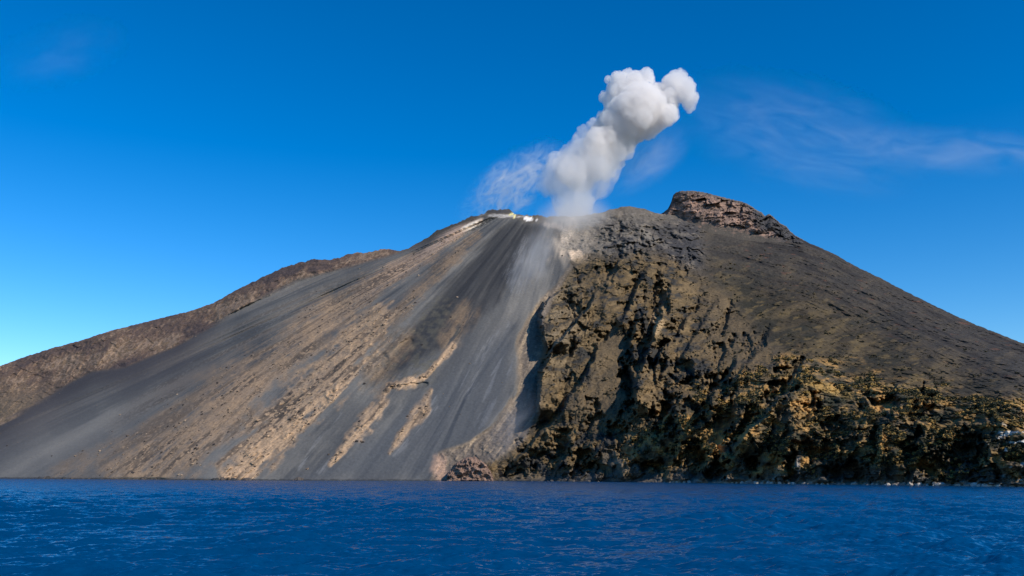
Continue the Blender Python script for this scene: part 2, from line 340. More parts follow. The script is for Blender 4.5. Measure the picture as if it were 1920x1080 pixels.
    for pts, A, w, L in [
        ([(1090,530),(1045,548),(1022,566),(1012,600),(1016,628),(1022,652)], 85, 4, 60),
        ([(1112,560),(1062,622),(1036,655),(1018,690),(1014,730),(1006,752),(1006,775)], 95, 4, 55),
        ([(1118,655),(1100,690),(1048,778),(1000,828),(960,865)], 60, 5, 60),
        ([(1196,590),(1182,640),(1184,700),(1192,765)], 80, 5, 50),
        ([(1248,540),(1226,620),(1200,690),(1190,730)], 55, 5, 45),
        ([(1262,640),(1238,655),(1226,690),(1228,715)], 60, 4, 40),
        ([(1275,745),(1258,762),(1240,790),(1238,815)], 70, 4, 40),
        ([(1380,680),(1350,715),(1332,745),(1330,770)], 65, 5, 50),
        ([(1490,690),(1470,735),(1410,800),(1375,840)], 55, 6, 60),
        ([(1215,500),(1195,540),(1170,590),(1160,620)], 40, 5, 40),
        ([(1345,560),(1318,600),(1290,650),(1276,690)], 30, 6, 50),
        ([(1440,620),(1412,670),(1370,720)], 30, 7, 60),
        ([(1180,470),(1150,500),(1128,545)], 28, 4, 30)]:
        E = E + edge_step(ex_, PY, pts, A, w, L)
    d += 1.3 * E * (1 - scree)
    # sea cliffs and gullied vegetated bluffs
    pw = PX + 16 * fbm2(PX / 40, PY / 40, 3, 60); g0 = n2(pw / 42 + .3 * PY / 42, PY / 62, 61); g1 = n2(pw / 42 + .5 * g0 + .3 * PY / 42, PY / 62, 61)
    h0 = n2(pw / 18 + .25 * PY / 17, PY / 22, 62); h1 = n2(pw / 18 + .4 * h0 + .25 * PY / 17, PY / 22, 62)
    rc = ridge3(Q * 3.0, 4, 63, .6)
    cl = np.maximum(cliff, gold * .7) * (1 - apron) * (1 - scree)
    f5 = facet(pw / 26 + .3 * PY / 26, PY / 22, 5); f6 = facet(pw / 11, PY / 9, 6)
    d += cl * (14 * g1 + 8 * h1 + 3 * rc + 16 * f5 + 4 * f6)
    tuft = ridge3(Q * 9.0, 3, 64, .6)
    d += (gold * 1.8 + flank * 1.4) * tuft
    # lumpy scrub flank: low terraces lying along the slope
    ter = fbm2(PX / 46, PY / 9 + PX / 60, 4, 71)
    sdn = PY - np.interp(PX, SKY[:, 0], SKY[:, 1]); run_l = fbm2(PX / 150 + sdn / 120, sdn / 13, 4, 66, .55); hi0 = sst(1260, 1330, PX) * (1 - sst(110, 240, sdn))
    d += summit * (16 * facet(PX / 20, PY / 14, 11) + 8 * facet(PX / 8, PY / 6, 12)) * sst(1110, 1150, PX) * sst(395, 430, PY)
    d += flank * hi0 * 6 * run_l + flank * 2.5 * facet(PX / 22 + PY / 40, PY / 13, 10) * (1 - hi0 * .5)
    d += flank * (4.5 * ter + 13 * fbm3(Q * 1.2, 6, 72, .58) + 3.5 * ridge3(Q * 4.5, 3, 70)) + summit * (5 + 9 * ridge3(Q * 2.2, 4, 73))
    rn_ = fbm2(PX / 20, PY / 20, 3, 59)
    d += ridge * (18 * fbm3(Q * .8, 5, 74, .5) + 6 * ridge3(Q * 2.5, 4, 75) + 3.5 * facet(PX / 16 + .6 * rn_, PY / 11 + .6 * rn_, 9))
    d += apron * (3.5 * strk(5, .6, 14) + 6 * np.maximum(ridge3(Q * 4, 3, 76), 0) * sst(720, 860, PY))
    d += 1.2 * fbm3(Q * 14, 2, 77) * (1 - .6 * scree)
    fade = np.minimum(sst(0, .02, v), 1 - .8 * sst(.97, 1.0, v))
    d = d * (0.25 + .75 * fade)
    Dd = D - d
    # ---- ground colours (what the ground is made of, no light in them)
    def mix(c, col, m): return c + (np.array(col, f4) - c) * np.clip(m, 0, 1)[..., None]
    C = np.empty(D.shape + (3,), f4); C[:] = (.075, .062, .048)
    # ridge
    rn = fbm3(Q * 2.2, 4, 81); rn2 = fbm3(Q * 7, 3, 82)
    rl = fbm2(PX / 90 + .4 * rn, PY / 40 + PX / 160, 5, 80, .55)
    C = mix(C, (.118, .078, .058), ridge); C = mix(C, (.165, .112, .070), ridge * sst(-.2, .9, rl + .35 * rn2) * .9); C = mix(C, (.060, .047, .047), ridge * sst(-.1, .8, -rl + .25 * rn2) * .85)
    C = mix(C, (.17, .125, .08), ridge * sst(230, 60, PX) * sst(690, 770, PY) * .7); C = mix(C, (.24, .165, .115), ridge * sst(.7, 1.0, ridge3(Q * 4, 3, 83) * .6 + .5 * rl) * .8)
    # scree
    st1 = strk(1.3, .16, 91, 4); st2 = strk(5, .45, 92, 4) * (.4 + .9 * brk); st3 = strk(14, 1.6, 93, 4) * (.3 + brk); st4 = strk(30, 3.5, 94, 3); rub = ridge3(Q * 7, 3, 34)
    tone = .5 + .62 * st1 + (.42 * st2 + .20 * st3 + .12 * st4) * (.25 + .75 * calm) + .38 * fbm2(PX / 110, PY / 110, 3, 16)
    sc = mix(np.zeros_like(C) + np.array((.072, .073, .074), f4), (.180, .166, .145), sst(-.05, 1.15, tone))
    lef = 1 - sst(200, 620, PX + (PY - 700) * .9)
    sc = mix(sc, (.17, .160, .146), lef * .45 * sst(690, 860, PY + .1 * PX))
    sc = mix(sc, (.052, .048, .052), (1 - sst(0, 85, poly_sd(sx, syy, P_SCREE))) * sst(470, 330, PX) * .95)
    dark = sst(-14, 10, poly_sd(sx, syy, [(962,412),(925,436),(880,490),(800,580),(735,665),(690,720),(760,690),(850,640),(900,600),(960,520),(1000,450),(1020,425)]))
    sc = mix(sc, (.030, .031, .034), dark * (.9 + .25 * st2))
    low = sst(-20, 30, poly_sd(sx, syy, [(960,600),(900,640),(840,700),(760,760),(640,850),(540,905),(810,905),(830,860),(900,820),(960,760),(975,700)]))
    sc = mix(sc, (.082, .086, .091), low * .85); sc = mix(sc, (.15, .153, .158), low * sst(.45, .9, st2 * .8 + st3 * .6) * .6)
    for ws in ([(953,604,3),(922,634,4),(898,690,2),(875,745,3)], [(820,765,3),(780,810,4),(738,854,3)], [(985,450,8),(968,500,14),(962,545,8)], [(905,650,2),(880,700,2)], [(645,835,2),(600,885,4)], [(560,880,3),(600,820,2),(640,775,2)]): sc = mix(sc, (.26, .255, .25), stripe(ws, .95, 1.0) * .34 * np.clip(.5 + st3 + st4, 0, 1))
    up = sst(-20, 60, poly_sd(sx, syy, [(480,562),(560,525),(740,478),(800,470),(860,450),(700,560),(560,660),(430,740),(300,800),(200,800),(300,680)]))
    sc = mix(sc, (.125, .105, .090), up * sst(-.3, .5, st1 + .5 * st2) * .85)
    sc = mix(sc, (.20, .16, .12), sst(.1, .75, strk(2.2, .2, 17, 3) + .5 * st2) * sst(30, 90, poly_sd(sx, syy, [(100,900),(300,720),(640,540),(880,430),(960,430),(800,600),(640,760),(500,900)])) * .8)
    tmod = np.clip(.62 + .8 * st2 + .55 * st3 + .25 * crag + .5 * (patch - .5) + .3 * st4, 0, 1)
    sc = mix(sc, (.085, .078, .06), np.maximum(tanG, stripe([(830,590,30),(740,660,40),(790,690,30)], .9) * .6) * sst(-.3, .4, fbm3(Q * 6, 3, 36)))
    sc = mix(sc, (.285, .188, .110), tan * tmod); sc = mix(sc, (.42, .28, .17), np.maximum.reduce([tanA * .45, tanB * .7, tanC, tanD, tanE * .7, tanF]) * np.clip(.45 + .8 * st2 + .7 * crag, 0, 1)); sc = mix(sc, (.34, .235, .175), tanA * sst(600, 450, PY) * np.clip(.6 + .8 * st3, 0, 1))
    sc = mix(sc, (.07, .056, .047), np.maximum(outcrop, tan * .8) * sst(.15, .6, -crag + .4 * st3) * .8); sc = mix(sc, (.045, .04, .037), np.maximum(tan, up * .6) * sst(.62, .8, rub) * sst(-.1, .4, st2) * .85)
    sc = mix(sc, (.50, .34, .24), blob(846, 441, 58, 9, -33, .4) * np.clip(.8 + .6 * st3, .3, 1)); sc = mix(sc, (.74, .61, .47), blob(884, 421, 21, 6, -33, .4))
    sc = mix(sc, (.10, .072, .062), blob(840, 424, 40, 6, -28, .4) * .9)
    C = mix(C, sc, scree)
    # crater rim deposits
    C = mix(C, (.36, .33, .30), blob(940, 404.5, 34, 3.4, 2, .5) * sst(-.9, .3, n2(PX / 9, PY / 4, 120))); C = mix(C, (.68, .64, .60), blob(992, 410, 9, 4.2, 10, .5)); C = mix(C, (.62, .55, .25), blob(963, 402, 4, 6, 0, .5))
    C = mix(C, (.05, .05, .055), blob(935, 397, 28, 3, 0, .4) * .8)
    # apron of tan talus
    C = mix(C, (.235, .180, .128), apron); C = mix(C, (.33, .245, .16), apron * sst(-.1, .6, st2 + .7 * st3)); C = mix(C, (.12, .098, .08), apron * sst(.0, .6, -st2 + .6 * crag + .5 * st4) * .75)
    C = mix(C, (.105, .088, .078), apron * sst(740, 830, PY) * .6 * sst(-.5, .6, rn)); C = mix(C, (.36, .235, .165), blob(825, 878, 16, 24, 0, .4) * .9)
    # summit dome and crater wall
    C = mix(C, (.125, .108, .09), summit); C = mix(C, (.20, .165, .135), summit * sst(.1, .7, fbm3(Q * 4, 3, 84))); C = mix(C, (.05, .048, .05), summit * sst(.35, .8, ridge3(Q * 2.2, 3, 85)) * sst(1120, 1150, PX) * sst(400, 430, PY))
    C = mix(C, (.30, .25, .195), blob(1072, 455, 40, 38, 60, .5) * .8); C = mix(C, (.64, .47, .32), blob(1088, 482, 26, 11, 14, .35)); C = mix(C, (.50, .40, .30), blob(1062, 440, 10, 28, 20, .5) * .9); C = mix(C, (.52, .42, .33), blob(1040, 424, 18, 6, 12, .5) * .8); C = mix(C, (.22, .19, .155), blob(1160, 440, 60, 40, 0, .8) * sst(-.3, .3, fbm3(Q * 6, 3, 35)) * .6)
    C = mix(C, (.24, .205, .165), blob(1225, 447, 34, 6, 32, .5) * .6)
    # ribs (weathered lava and olive grass)
    rb = fbm3(Q * 2.6, 4, 86); rb2 = fbm3(Q * 8, 3, 87)
    C = mix(C, (.108, .074, .037), ribs); C = mix(C, (.185, .124, .060), ribs * sst(.0, .7, rb + .4 * rb2) * (1 - sst(1250, 1420, PX) * .6)); C = mix(C, (.118, .085, .049), ribs * plane * .8); C = mix(C, (.040, .037, .032), ribs * (1 - .7 * plane) * sst(.0, .5, -rb + .5 * rb2))
    C = mix(C, (.19, .145, .092), ribs * sst(1130, 1020, PX) * (1 - sst(640, 740, PY)) * sst(-.4, .4, rb)); C = mix(C, (.37, .25, .13), blob(1230, 610, 7, 20, 5, .4) * .9)
    # flank scrub
    fb = fbm2(PX / 80, PY / 30 + PX / 130, 5, 88, .6); fb2 = fbm2(PX / 26, PY / 11 + PX / 60, 5, 89, .6)
    fl = mix(np.zeros_like(C) + np.array((.058, .044, .026), f4), (.106, .078, .042), sst(-.2, .6, fb)); fl = mix(fl, (.020, .020, .015), sst(-.05, .6, fb2 - .5 * fb) * .9); fl = mix(fl, (.030, .029, .020), sst(.05, .45, fbm2(PX / 130, PY / 46 + PX / 200, 4, 67)) * .75); fl = mix(fl, (.15, .105, .047), sst(.1, .8, fb2 + .35 * fb) * .85)
    hi = 1 - sst(30, 150, PY - np.interp(PX, SKY[:, 0], SKY[:, 1])); hi = hi * sst(1240, 1300, PX)
    fl = mix(fl, (.070, .061, .053), hi * .75); fl = mix(fl, (.034, .030, .028), hi * sst(.0, .6, -run_l) * .8); fl = mix(fl, (.15, .07, .045), hi * sst(.55, .8, fbm3(Q * 5, 2, 78)) * .6)
    fl = mix(fl, (.026, .026, .022), sst(.1, .6, fbm2(PX / 120, PY / 26, 3, 79)) * sst(690, 740, PY) * .7 * sst(1600, 1750, PX))
    C = mix(C, fl * .8, flank * (1 - summit * .8))
    # golden bluffs
    gn = fbm3(Q * 4, 4, 94); gn2 = fbm3(Q * 13, 3, 95)
    gl = mix(np.zeros_like(C) + np.array((.11, .079, .045), f4), (.235, .150, .058), sst(-.3, .35, gn + .4 * gn2)); gl = mix(gl, (.43, .232, .075), sst(.1, .75, gn + .6 * gn2 + .5 * g1) * .9); gl = mix(gl, (.032, .033, .021), sst(.1, .6, -gn + .5 * gn2))
    C = mix(C, gl, gold * (1 - apron) * .92)
    C = mix(C, (.44, .25, .07), blob(1885, 757, 42, 6, 2, .4) * .9); C = mix(C, (.30, .19, .06), blob(1540, 725, 60, 9, 18, .5) * .7)
    # cliff rock near the sea and pale beach ledge
    rk = sst(30, 4, H0 + 16 - PY + 0 * PX + gn * 22) * sst(900, 960, PX)
    C = mix(C, (.085, .075, .064), rk * .8); C = mix(C, (.30, .25, .195), sst(11, 4, wat_r[None] - PY + 5 * gn2 + 3 * n2(PX / 12, PY / 12, 56)) * sst(1140, 1180, PX) * sst(-.6, .1, n2(PX / 30, PX * 0, 97)) * .9)
    C = mix(C, (.27, .25, .23), blob(1498, 873, 3.5, 20, 3, .7) * .8); C = mix(C, (.25, .19, .13), blob(1455, 885, 14, 12, 0, .9) * .6); C = mix(C, (.19, .15, .105), blob(1165, 870, 34, 14, 38, .9) * .7)
    bands = sst(.25, .6, n2(PX / 40, PY / 9, 98) + .5 * n2(PX / 7, PY / 4, 99)) * sst(-8, 8, poly_sd(wx, wy, [(1858,800),(1965,792),(1965,906),(1880,900),(1862,850)]))
    C = mix(C, (.52, .48, .42), bands * .95)
    C = mix(C, (.035, .035, .036), sst(3.5, 1, wat_r[None] - PY + 1.5 * gn2) * sst(1300, 1180, PX) * .8)   # wet black rock at the waterline
    C = np.clip(C * (1 + .10 * fbm3(Q * 20, 2, 96))[..., None], .01, .9)
    C = np.concatenate([C, (1 - .72 * scree * (1 - .7 * tan))[..., None].astype(f4)], -1)
    top = Dd[-1]; W = unproj(PX, PY, Dd)
    # ---- far side of the island and the foot under water
    k = np.arange(1, nb + 1)[:, None]; run = 3.0 * k + 1.2 * k ** 2
    zt = W[-1, :, 2]
    zb = zt[None] - (run * .05 + .5 * np.maximum(run - 40, 0)) - 3 * n2(PX[:nb] / 20, run / 60 + 0 * PX[:nb], 55) * sst(0, 60, run); zb = np.maximum(zb, -30)
    Yb = top[None] + run; back = np.stack([(PX[:nb] - 960) / F * Yb, Yb, zb], -1)
    foot = W[:1].copy(); foot[..., 1] -= 8; foot[..., 2] = -6
    foot2 = W[:1].copy(); foot2[..., 1] -= 60; foot2[..., 2] = -40
    VV = np.concatenate([foot2, foot, W, back]); CC = np.concatenate([C[:1], C[:1], C, np.repeat(C[-1:], nb, 0)])
    R, Ccount = VV.shape[:2]
    o = mesh_obj('mountain', VV.reshape(-1, 3), grid_faces(R, Ccount), rock_material('volcanic_ground', .16, 1.6), CC.reshape(-1, 4))
    tag(o, 'steep volcanic island with grey ash slide and dark scrubby flank rising from the sea', 'mountain', kind='structure')
    return PX, PY, Dd, wat_r, pxs, dict(scree=scree, gold=gold, flank=flank, ribs=ribs, cliff=cliff, summit=summit, tan=tan)

ISL = build_island()

# ------------------------------------------------------------------ sea
def build_sea():
    # two sheets meet in one grid: fine near the boat, coarse at the horizon
    rows = np.concatenate([1500 - np.arange(0, 360, 8.0), np.arange(1140, 900, -.42), 900 - 11.9 * (1 - np.exp(-np.arange(0, 40) / 8.0))])
    Y = F * HC / (rows - H0)
    px = np.concatenate([np.arange(-1500, -60, 24.0), np.arange(-60, 1980, 2.2), np.arange(1980, 3500, 24.0)])
    Yg = np.broadcast_to(Y[:, None], (len(Y), len(px))); X = (px[None] - 960) / F * Yg
    dY = np.abs(np.gradient(Y))[:, None]
    z = np.zeros_like(X); r = np.random.default_rng(11)
    for i in range(90):
        lam = 1.2 * (28 / 1.2) ** r.random() ** 1.1; th = math.radians(-68 + r.normal() * 34); k = 2 * math.pi / lam
        amp = .0070 * lam ** 1.02 * (.6 + .8 * r.random()); ph = r.random() * 6.28
        kx, ky = k * math.cos(th), k * math.sin(th)
        w = sst(1.6, 3.2, lam / np.maximum(dY * abs(math.sin(th)), .3))
        s = np.sin(kx * X + ky * Yg + ph); z += w * amp * (s + .25 * (1 - 2 * (1 - s) ** 2 * .25))
    gust = .75 + .5 * fbm2(X / 60, Yg / 150, 3, 4)
    V = np.stack([X, Yg, z * gust], -1)
    m, nt, b = new_mat('sea_water'); N, L = nt.nodes, nt.links
    b.inputs['Base Color'].default_value = (.0002, .037, .110, 1); b.inputs['Roughness'].default_value = .08
    b.inputs['IOR'].default_value = 1.333; b.inputs['Specular IOR Level'].default_value = .5
    tc = N.new('ShaderNodeTexCoord'); geo = N.new('ShaderNodeNewGeometry'); acc = geo.outputs['Normal']; lean = N.new('ShaderNodeVectorMath'); lean.inputs[1].default_value = (0, -.17, 0); L.new(acc, lean.inputs[0]); acc = lean.outputs[0]     # constant tilt towards the camera, added so reflections pick up higher sky
    for sc_, amt, det in ((1.1, .95, 3), (.14, .55, 2)):          # small wavelets tilt the surface
        mp = N.new('ShaderNodeMapping'); mp.inputs['Scale'].default_value = (.8, 1.3, 1); mp.inputs['Rotation'].default_value = (0, 0, .35)
        no = N.new('ShaderNodeTexNoise'); no.inputs['Scale'].default_value = sc_; no.inputs['Detail'].default_value = det; no.inputs['Distortion'].default_value = .4
        sb = N.new('ShaderNodeVectorMath'); sb.operation = 'SUBTRACT'; sb.inputs[1].default_value = (.5, .5, .5)
        ml = N.new('ShaderNodeVectorMath'); ml.operation = 'MULTIPLY_ADD'; ml.inputs[1].default_value = (amt, amt, 0)
        L.new(tc.outputs['Object'], mp.inputs['Vector']); L.new(mp.outputs[0], no.inputs['Vector']); L.new(no.outputs['Color'], sb.inputs[0]); L.new(sb.outputs[0], ml.inputs[0]); L.new(acc, ml.inputs[2]); acc = ml.outputs[0]
    nz = N.new('ShaderNodeVectorMath'); nz.operation = 'NORMALIZE'; L.new(acc, nz.inputs[0]); L.new(nz.outputs[0], b.inputs['Normal'])
    R, Cn = X.shape; nv = R * Cn
    far = np.array([(x, y, -1.6) for y in (-9000, 0, 20, 60, 400, 9000) for x in (-14000, -600, 0, 600, 14000)], float)     # the open sea all round
    o = mesh_obj('sea', np.concatenate([V.reshape(-1, 3), far]), np.concatenate([grid_faces(R, Cn), grid_faces(6, 5) + nv]), m)
    tag(o, 'deep blue rippled sea in front of the island', 'sea', kind='structure')
build_sea()

# ------------------------------------------------------------------ summit crag
def build_crag():
    top = np.array([(1226,407),(1244,398),(1252,392),(1258,380),(1262,366),(1268,361),(1276,358),(1300,357.5),(1320,361),(1340,365.5),(1356,370),(1372,374),(1388,377),(1402,382),(1412,389),(1420,394),(1428,398),(1434,405),(1442,401),(1450,407),(1458,414),(1466,421),(1474,424),(1482,434),(1492,442),(1504,448),(1514,455)], float)
    bot = np.array([(1226,408),(1250,412),(1290,424),(1330,437),(1390,450),(1440,456),(1500,464),(1514,468)], float)
    nc, nr, nb = 300, 110, 30
    px = np.linspace(1228, 1513, nc)
    tr = np.interp(px, top[:, 0], top[:, 1]) + .9 * n2(px / 5, 0 * px, 3) + .6 * n2(px / 2.5, 0 * px, 4); br = np.interp(px, bot[:, 0], bot[:, 1])
    v = np.linspace(0, 1, nr)[:, None]; PX = np.broadcast_to(px, (nr, nc)).astype(float); PY = br * (1 - v) + tr * v
    D0 = DEPTH(px, br) + 3
    D = D0[None] + 125 * v + 20 * v ** 4
    Q = unproj(PX, PY, D).astype(f4) / 100
    strata = n2(PX / 60, PY / 6 + PX / 90, 8); rid = ridge3(Q * np.array([2.2, 2.2, 1.6], f4), 5, 9, .55); r2 = ridge3(Q * 6, 3, 19)
    left = 1 - sst(1258, 1300, PX)
    q0 = PX + 4 * fbm2(PX / 9, PY / 9, 3, 21)
    d = (4 * strata + 9 * rid + 2 * r2 + 14 * n2(PX / 34, PY / 70, 5) + 30 * facet(q0 / 24, PY / 17 + PX / 60, 13) + 12 * facet(q0 / 12, PY / 7 + PX / 40, 14) + 2.5 * facet(q0 / 5, PY / 3, 15)) * sst(.12, .5, v) * (1 - .7 * sst(.95, 1, v)) - 45 * left
    D = D - d; W = unproj(PX, PY, D)
    k = np.arange(1, nb + 1)[:, None]; run = 2.0 * k + .5 * k ** 2
    Yb = D[-1][None] + run; zb = W[-1, :, 2][None] - .02 * run - .6 * np.maximum(run - 90, 0)
    back = np.stack([(px[None] - 960) / F * Yb, Yb, zb], -1)
    A = np.concatenate([W, back])
    C = np.empty(PX.shape + (3,), f4); C[:] = (.185, .125, .096)
    q = fbm3(Q * 3, 4, 12); q2 = fbm3(Q * 9, 3, 13)
    def mix(c, col, m): return c + (np.array(col, f4) - c) * np.clip(m, 0, 1)[..., None]
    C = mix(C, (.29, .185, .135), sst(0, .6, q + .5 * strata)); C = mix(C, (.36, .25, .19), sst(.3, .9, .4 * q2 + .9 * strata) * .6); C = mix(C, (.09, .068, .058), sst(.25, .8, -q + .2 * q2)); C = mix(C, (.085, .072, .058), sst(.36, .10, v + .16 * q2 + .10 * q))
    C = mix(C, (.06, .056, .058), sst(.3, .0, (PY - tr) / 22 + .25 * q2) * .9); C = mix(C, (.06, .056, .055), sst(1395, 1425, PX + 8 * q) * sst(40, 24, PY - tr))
    C = mix(C, (.13, .105, .085), sst(.93, .99, v + .02 * q2))
    CC = np.concatenate([C, np.broadcast_to(C[-1:], back.shape)])
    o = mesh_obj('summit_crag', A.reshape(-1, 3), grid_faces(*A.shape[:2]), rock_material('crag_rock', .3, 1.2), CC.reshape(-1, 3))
    tag(o, 'flat topped reddish brown rock crag on the summit right of the plume', 'rock crag')
build_crag()

def build_outcrop():
    """the low reddish outcrop at the waterline"""
    nc, nr, nb = 110, 50, 16
    px = np.linspace(838, 925, nc); wr = water_row(shore_depth(px)) + 1.5
    tr = np.interp(px, [836,842,850,858,868,880,892,902,912,920,926], [896,884,872,866,860,856,857,863,872,884,898]) + 1.6 * n2(px / 7, 0 * px, 3) + .9 * n2(px / 3, 0 * px, 4); tr = np.minimum(tr, wr - 1)
    v = np.linspace(0, 1, nr)[:, None]; PX = np.broadcast_to(px, (nr, nc)).astype(float); PY = wr * (1 - v) + tr * v
    D = (shore_depth(px) - 34)[None] + 26 * v; Q = unproj(PX, PY, D).astype(f4) / 100
    d = 9 * ridge3(Q * 5, 4, 9, .55) + 5 * n2(PX / 12, PY / 14, 5); D = D - d * (1 - .6 * sst(.9, 1, v)); W = unproj(PX, PY, D)
    run = np.arange(1, nb + 1)[:, None] * 4.0; Yb = D[-1][None] + run; back = np.stack([(px[None] - 960) / F * Yb, Yb, W[-1, :, 2][None] - .1 * run], -1)
    C = np.empty(PX.shape + (3,), f4); q = fbm3(Q * 12, 3, 12)[..., None]
    C[:] = (.21, .135, .10); C = C * (1 + .5 * np.clip(q, -1, 1)); C = np.where((ridge3(Q * 9, 3, 13)[..., None] < -.1) | (v[..., None] < .08), np.array((.06, .045, .04), f4), C)
    CC = np.concatenate([C, np.broadcast_to(C[-1:], back.shape)]); A = np.concatenate([W, back])
    o = mesh_obj('rock_outcrop', A.reshape(-1, 3), grid_faces(*A.shape[:2]), rock_material('reddish_rock', .5, .7), CC.reshape(-1, 3))
    tag(o, 'low reddish rock outcrop at the waterline between the ash slide and the dark cliffs', 'rock outcrop')
build_outcrop()

# ------------------------------------------------------------------ smoke
def ico(sub=3):
    t = (1 + 5 ** .5) / 2
    v = [(-1,t,0),(1,t,0),(-1,-t,0),(1,-t,0),(0,-1,t),(0,1,t),(0,-1,-t),(0,1,-t),(t,0,-1),(t,0,1),(-t,0,-1),(-t,0,1)]
    f = [(0,11,5),(0,5,1),(0,1,7),(0,7,10),(0,10,11),(1,5,9),(5,11,4),(11,10,2),(10,7,6),(7,1,8),(3,9,4),(3,4,2),(3,2,6),(3,6,8),(3,8,9),(4,9,5),(2,4,11),(6,2,10),(8,6,7),(9,8,1)]
    v = [np.array(p) / np.linalg.norm(p) for p in v]
    for _ in range(sub):
        c = {}; nf = []
        def m(a, b):
            k = (min(a, b), max(a, b))
            if k not in c:
                p = v[a] + v[b]; v.append(p / np.linalg.norm(p)); c[k] = len(v) - 1
            return c[k]
        for a, b, d in f:
            x, y, z = m(a, b), m(b, d), m(d, a); nf += [(a, x, z), (b, y, x), (d, z, y), (x, y, z)]
        f = nf
    return np.array(v), np.array(f)
ICO3 = ico(3); ICO2 = ico(2); ICO1 = ico(1)

def puff_mesh(name, blobs, voxel, amps, mat, parent=None, grow=0, seed=0):
    """one closed billowing skin round many overlapping puffs; blobs are (x, y, z, radius) in metres"""
    v0, f0 = ICO3; V = []; Fc = []
    for i, (x, y, z, r) in enumerate(blobs): V.append(v0 * (r + grow) + (x, y, z)); Fc.append(f0 + i * len(v0))
    tmp = mesh_obj(name, np.concatenate(V), np.concatenate(Fc), mat)
    md = tmp.modifiers.new('r', 'REMESH'); md.mode = 'VOXEL'; md.voxel_size = voxel
    dg = bpy.context.evaluated_depsgraph_get(); me = bpy.data.meshes.new_from_object(tmp.evaluated_get(dg))
    old = tmp.data; tmp.modifiers.clear(); tmp.data = me; bpy.data.meshes.remove(old); me.name = name
    n = len(me.vertices); co = np.empty(n * 3, f4); no = np.empty(n * 3, f4)
    me.vertices.foreach_get('co', co); me.vertices.foreach_get('normal', no); co = co.reshape(-1, 3); no = no.reshape(-1, 3)
    d = 0
    for wav, a in amps: d = d + a * (1 - 2.2 * np.abs(n3(co / wav, seed + int(wav))))     # rounded lobes between sharp creases
    co = co + no * np.asarray(d, f4)[:, None]
    me.vertices.foreach_set('co', co.ravel()); me.update()
    me.polygons.foreach_set('use_smooth', np.ones(len(me.polygons), bool))
    if parent: tmp.parent = parent
    return tmp

def smoke_material(name, density, color, skin=0.0, noise=None, aniso=.2):
    m, nt, b = new_mat(name); N, L = nt.nodes, nt.links; N.remove(b); out = N['Material Output']
    pv = N.new('ShaderNodeVolumePrincipled'); pv.inputs['Color'].default_value = (*color, 1); pv.inputs['Density'].default_value = density; pv.inputs['Anisotropy'].default_value = aniso
    L.new(pv.outputs[0], out.inputs['Volume'])
    if noise:
        tc = N.new('ShaderNodeTexCoord'); mp = N.new('ShaderNodeMapping'); mp.inputs['Scale'].default_value = noise['stretch']
        mp.inputs['Rotation'].default_value = noise.get('rot', (0, 0, 0))
        no = N.new('ShaderNodeTexNoise'); no.inputs['Scale'].default_value = noise['scale']; no.inputs['Detail'].default_value = noise.get('detail', 3); no.inputs['Distortion'].default_value = noise.get('warp', .5)
        mr = N.new('ShaderNodeMapRange'); mr.inputs['From Min'].default_value = noise['lo']; mr.inputs['From Max'].default_value = noise['hi']; mr.inputs['To Min'].default_value = 0; mr.inputs['To Max'].default_value = density
        L.new(tc.outputs['Object'], mp.inputs['Vector']); L.new(mp.outputs[0], no.inputs['Vector']); L.new(no.outputs['Fac'], mr.inputs['Value']); L.new(mr.outputs[0], pv.inputs['Density'])
    if skin:
        tr = N.new('ShaderNodeBsdfTransparent'); df = N.new('ShaderNodeBsdfTranslucent'); df.inputs['Color'].default_value = (*color, 1)
        mx = N.new('ShaderNodeMixShader'); mx.inputs[0].default_value = skin
        L.new(tr.outputs[0], mx.inputs[1]); L.new(df.outputs[0], mx.inputs[2]); L.new(mx.outputs[0], out.inputs['Surface'])
    return m

def blobs_at(lst, Y, jit=0, seed=0):
    r = np.random.default_rng(seed); out = []
    for x, y, rad, *dy in lst:
        D = Y + (dy[0] if dy else 0) + jit * r.normal(); p = unproj(np.float64(x), np.float64(y), D); out.append((*p, rad / F * D))
    return out

def empty(name, loc):
    o = bpy.data.objects.new(name, None); COL.objects.link(o); o.location = loc; o.empty_display_size = 20; return o

PY_ = 2870
HEAD = [(1140,258,38),(1160,240,46),(1182,222,50),(1198,203,50),(1222,206,38),(1240,222,22),(1252,208,16),(1215,238,24),(1165,172,30),(1150,190,20),(1134,181,11),(1176,152,20),(1160,150,16),(1208,152,20),(1212,140,12),(1230,176,20),(1264,163,26),(1283,172,22),(1296,184,13),(1276,146,14),(1292,196,12),(1190,160,26),(1140,150,6),(1245,190,30),(1255,215,18),(1120,268,26)]
STEM = [(1122,270,36),(1104,288,40),(1086,305,38),(1074,320,30),(1062,326,20),(1088,330,32),(1118,300,42),(1140,280,40),(1160,268,34),(1046,312,14),(1060,292,16),(1074,278,14),(1098,252,18),(1112,236,14),(1130,222,14)]
BASE = [(1040,318,20),(1052,310,24),(1120,340,28),(1138,318,26),(1076,420,28),(1076,400,31),(1075,380,35),(1074,362,39),(1070,345,42),(1060,332,36),(1085,338,42),(1045,330,22),(1100,350,26),(1110,320,40),(1030,345,20)]
def cauliflower(bl, n, frac, seed):
    """smaller puffs budding from each big one"""
    r = np.random.default_rng(seed); out = list(bl)
    for x, y, z, rad in bl:
        for _ in range(n):
            d = r.normal(size=3); d /= np.linalg.norm(d); q = rad * frac * (.6 + .7 * r.random()); p = np.array((x, y, z)) + d * (rad - q * .45); out.append((*p, q))
    return out
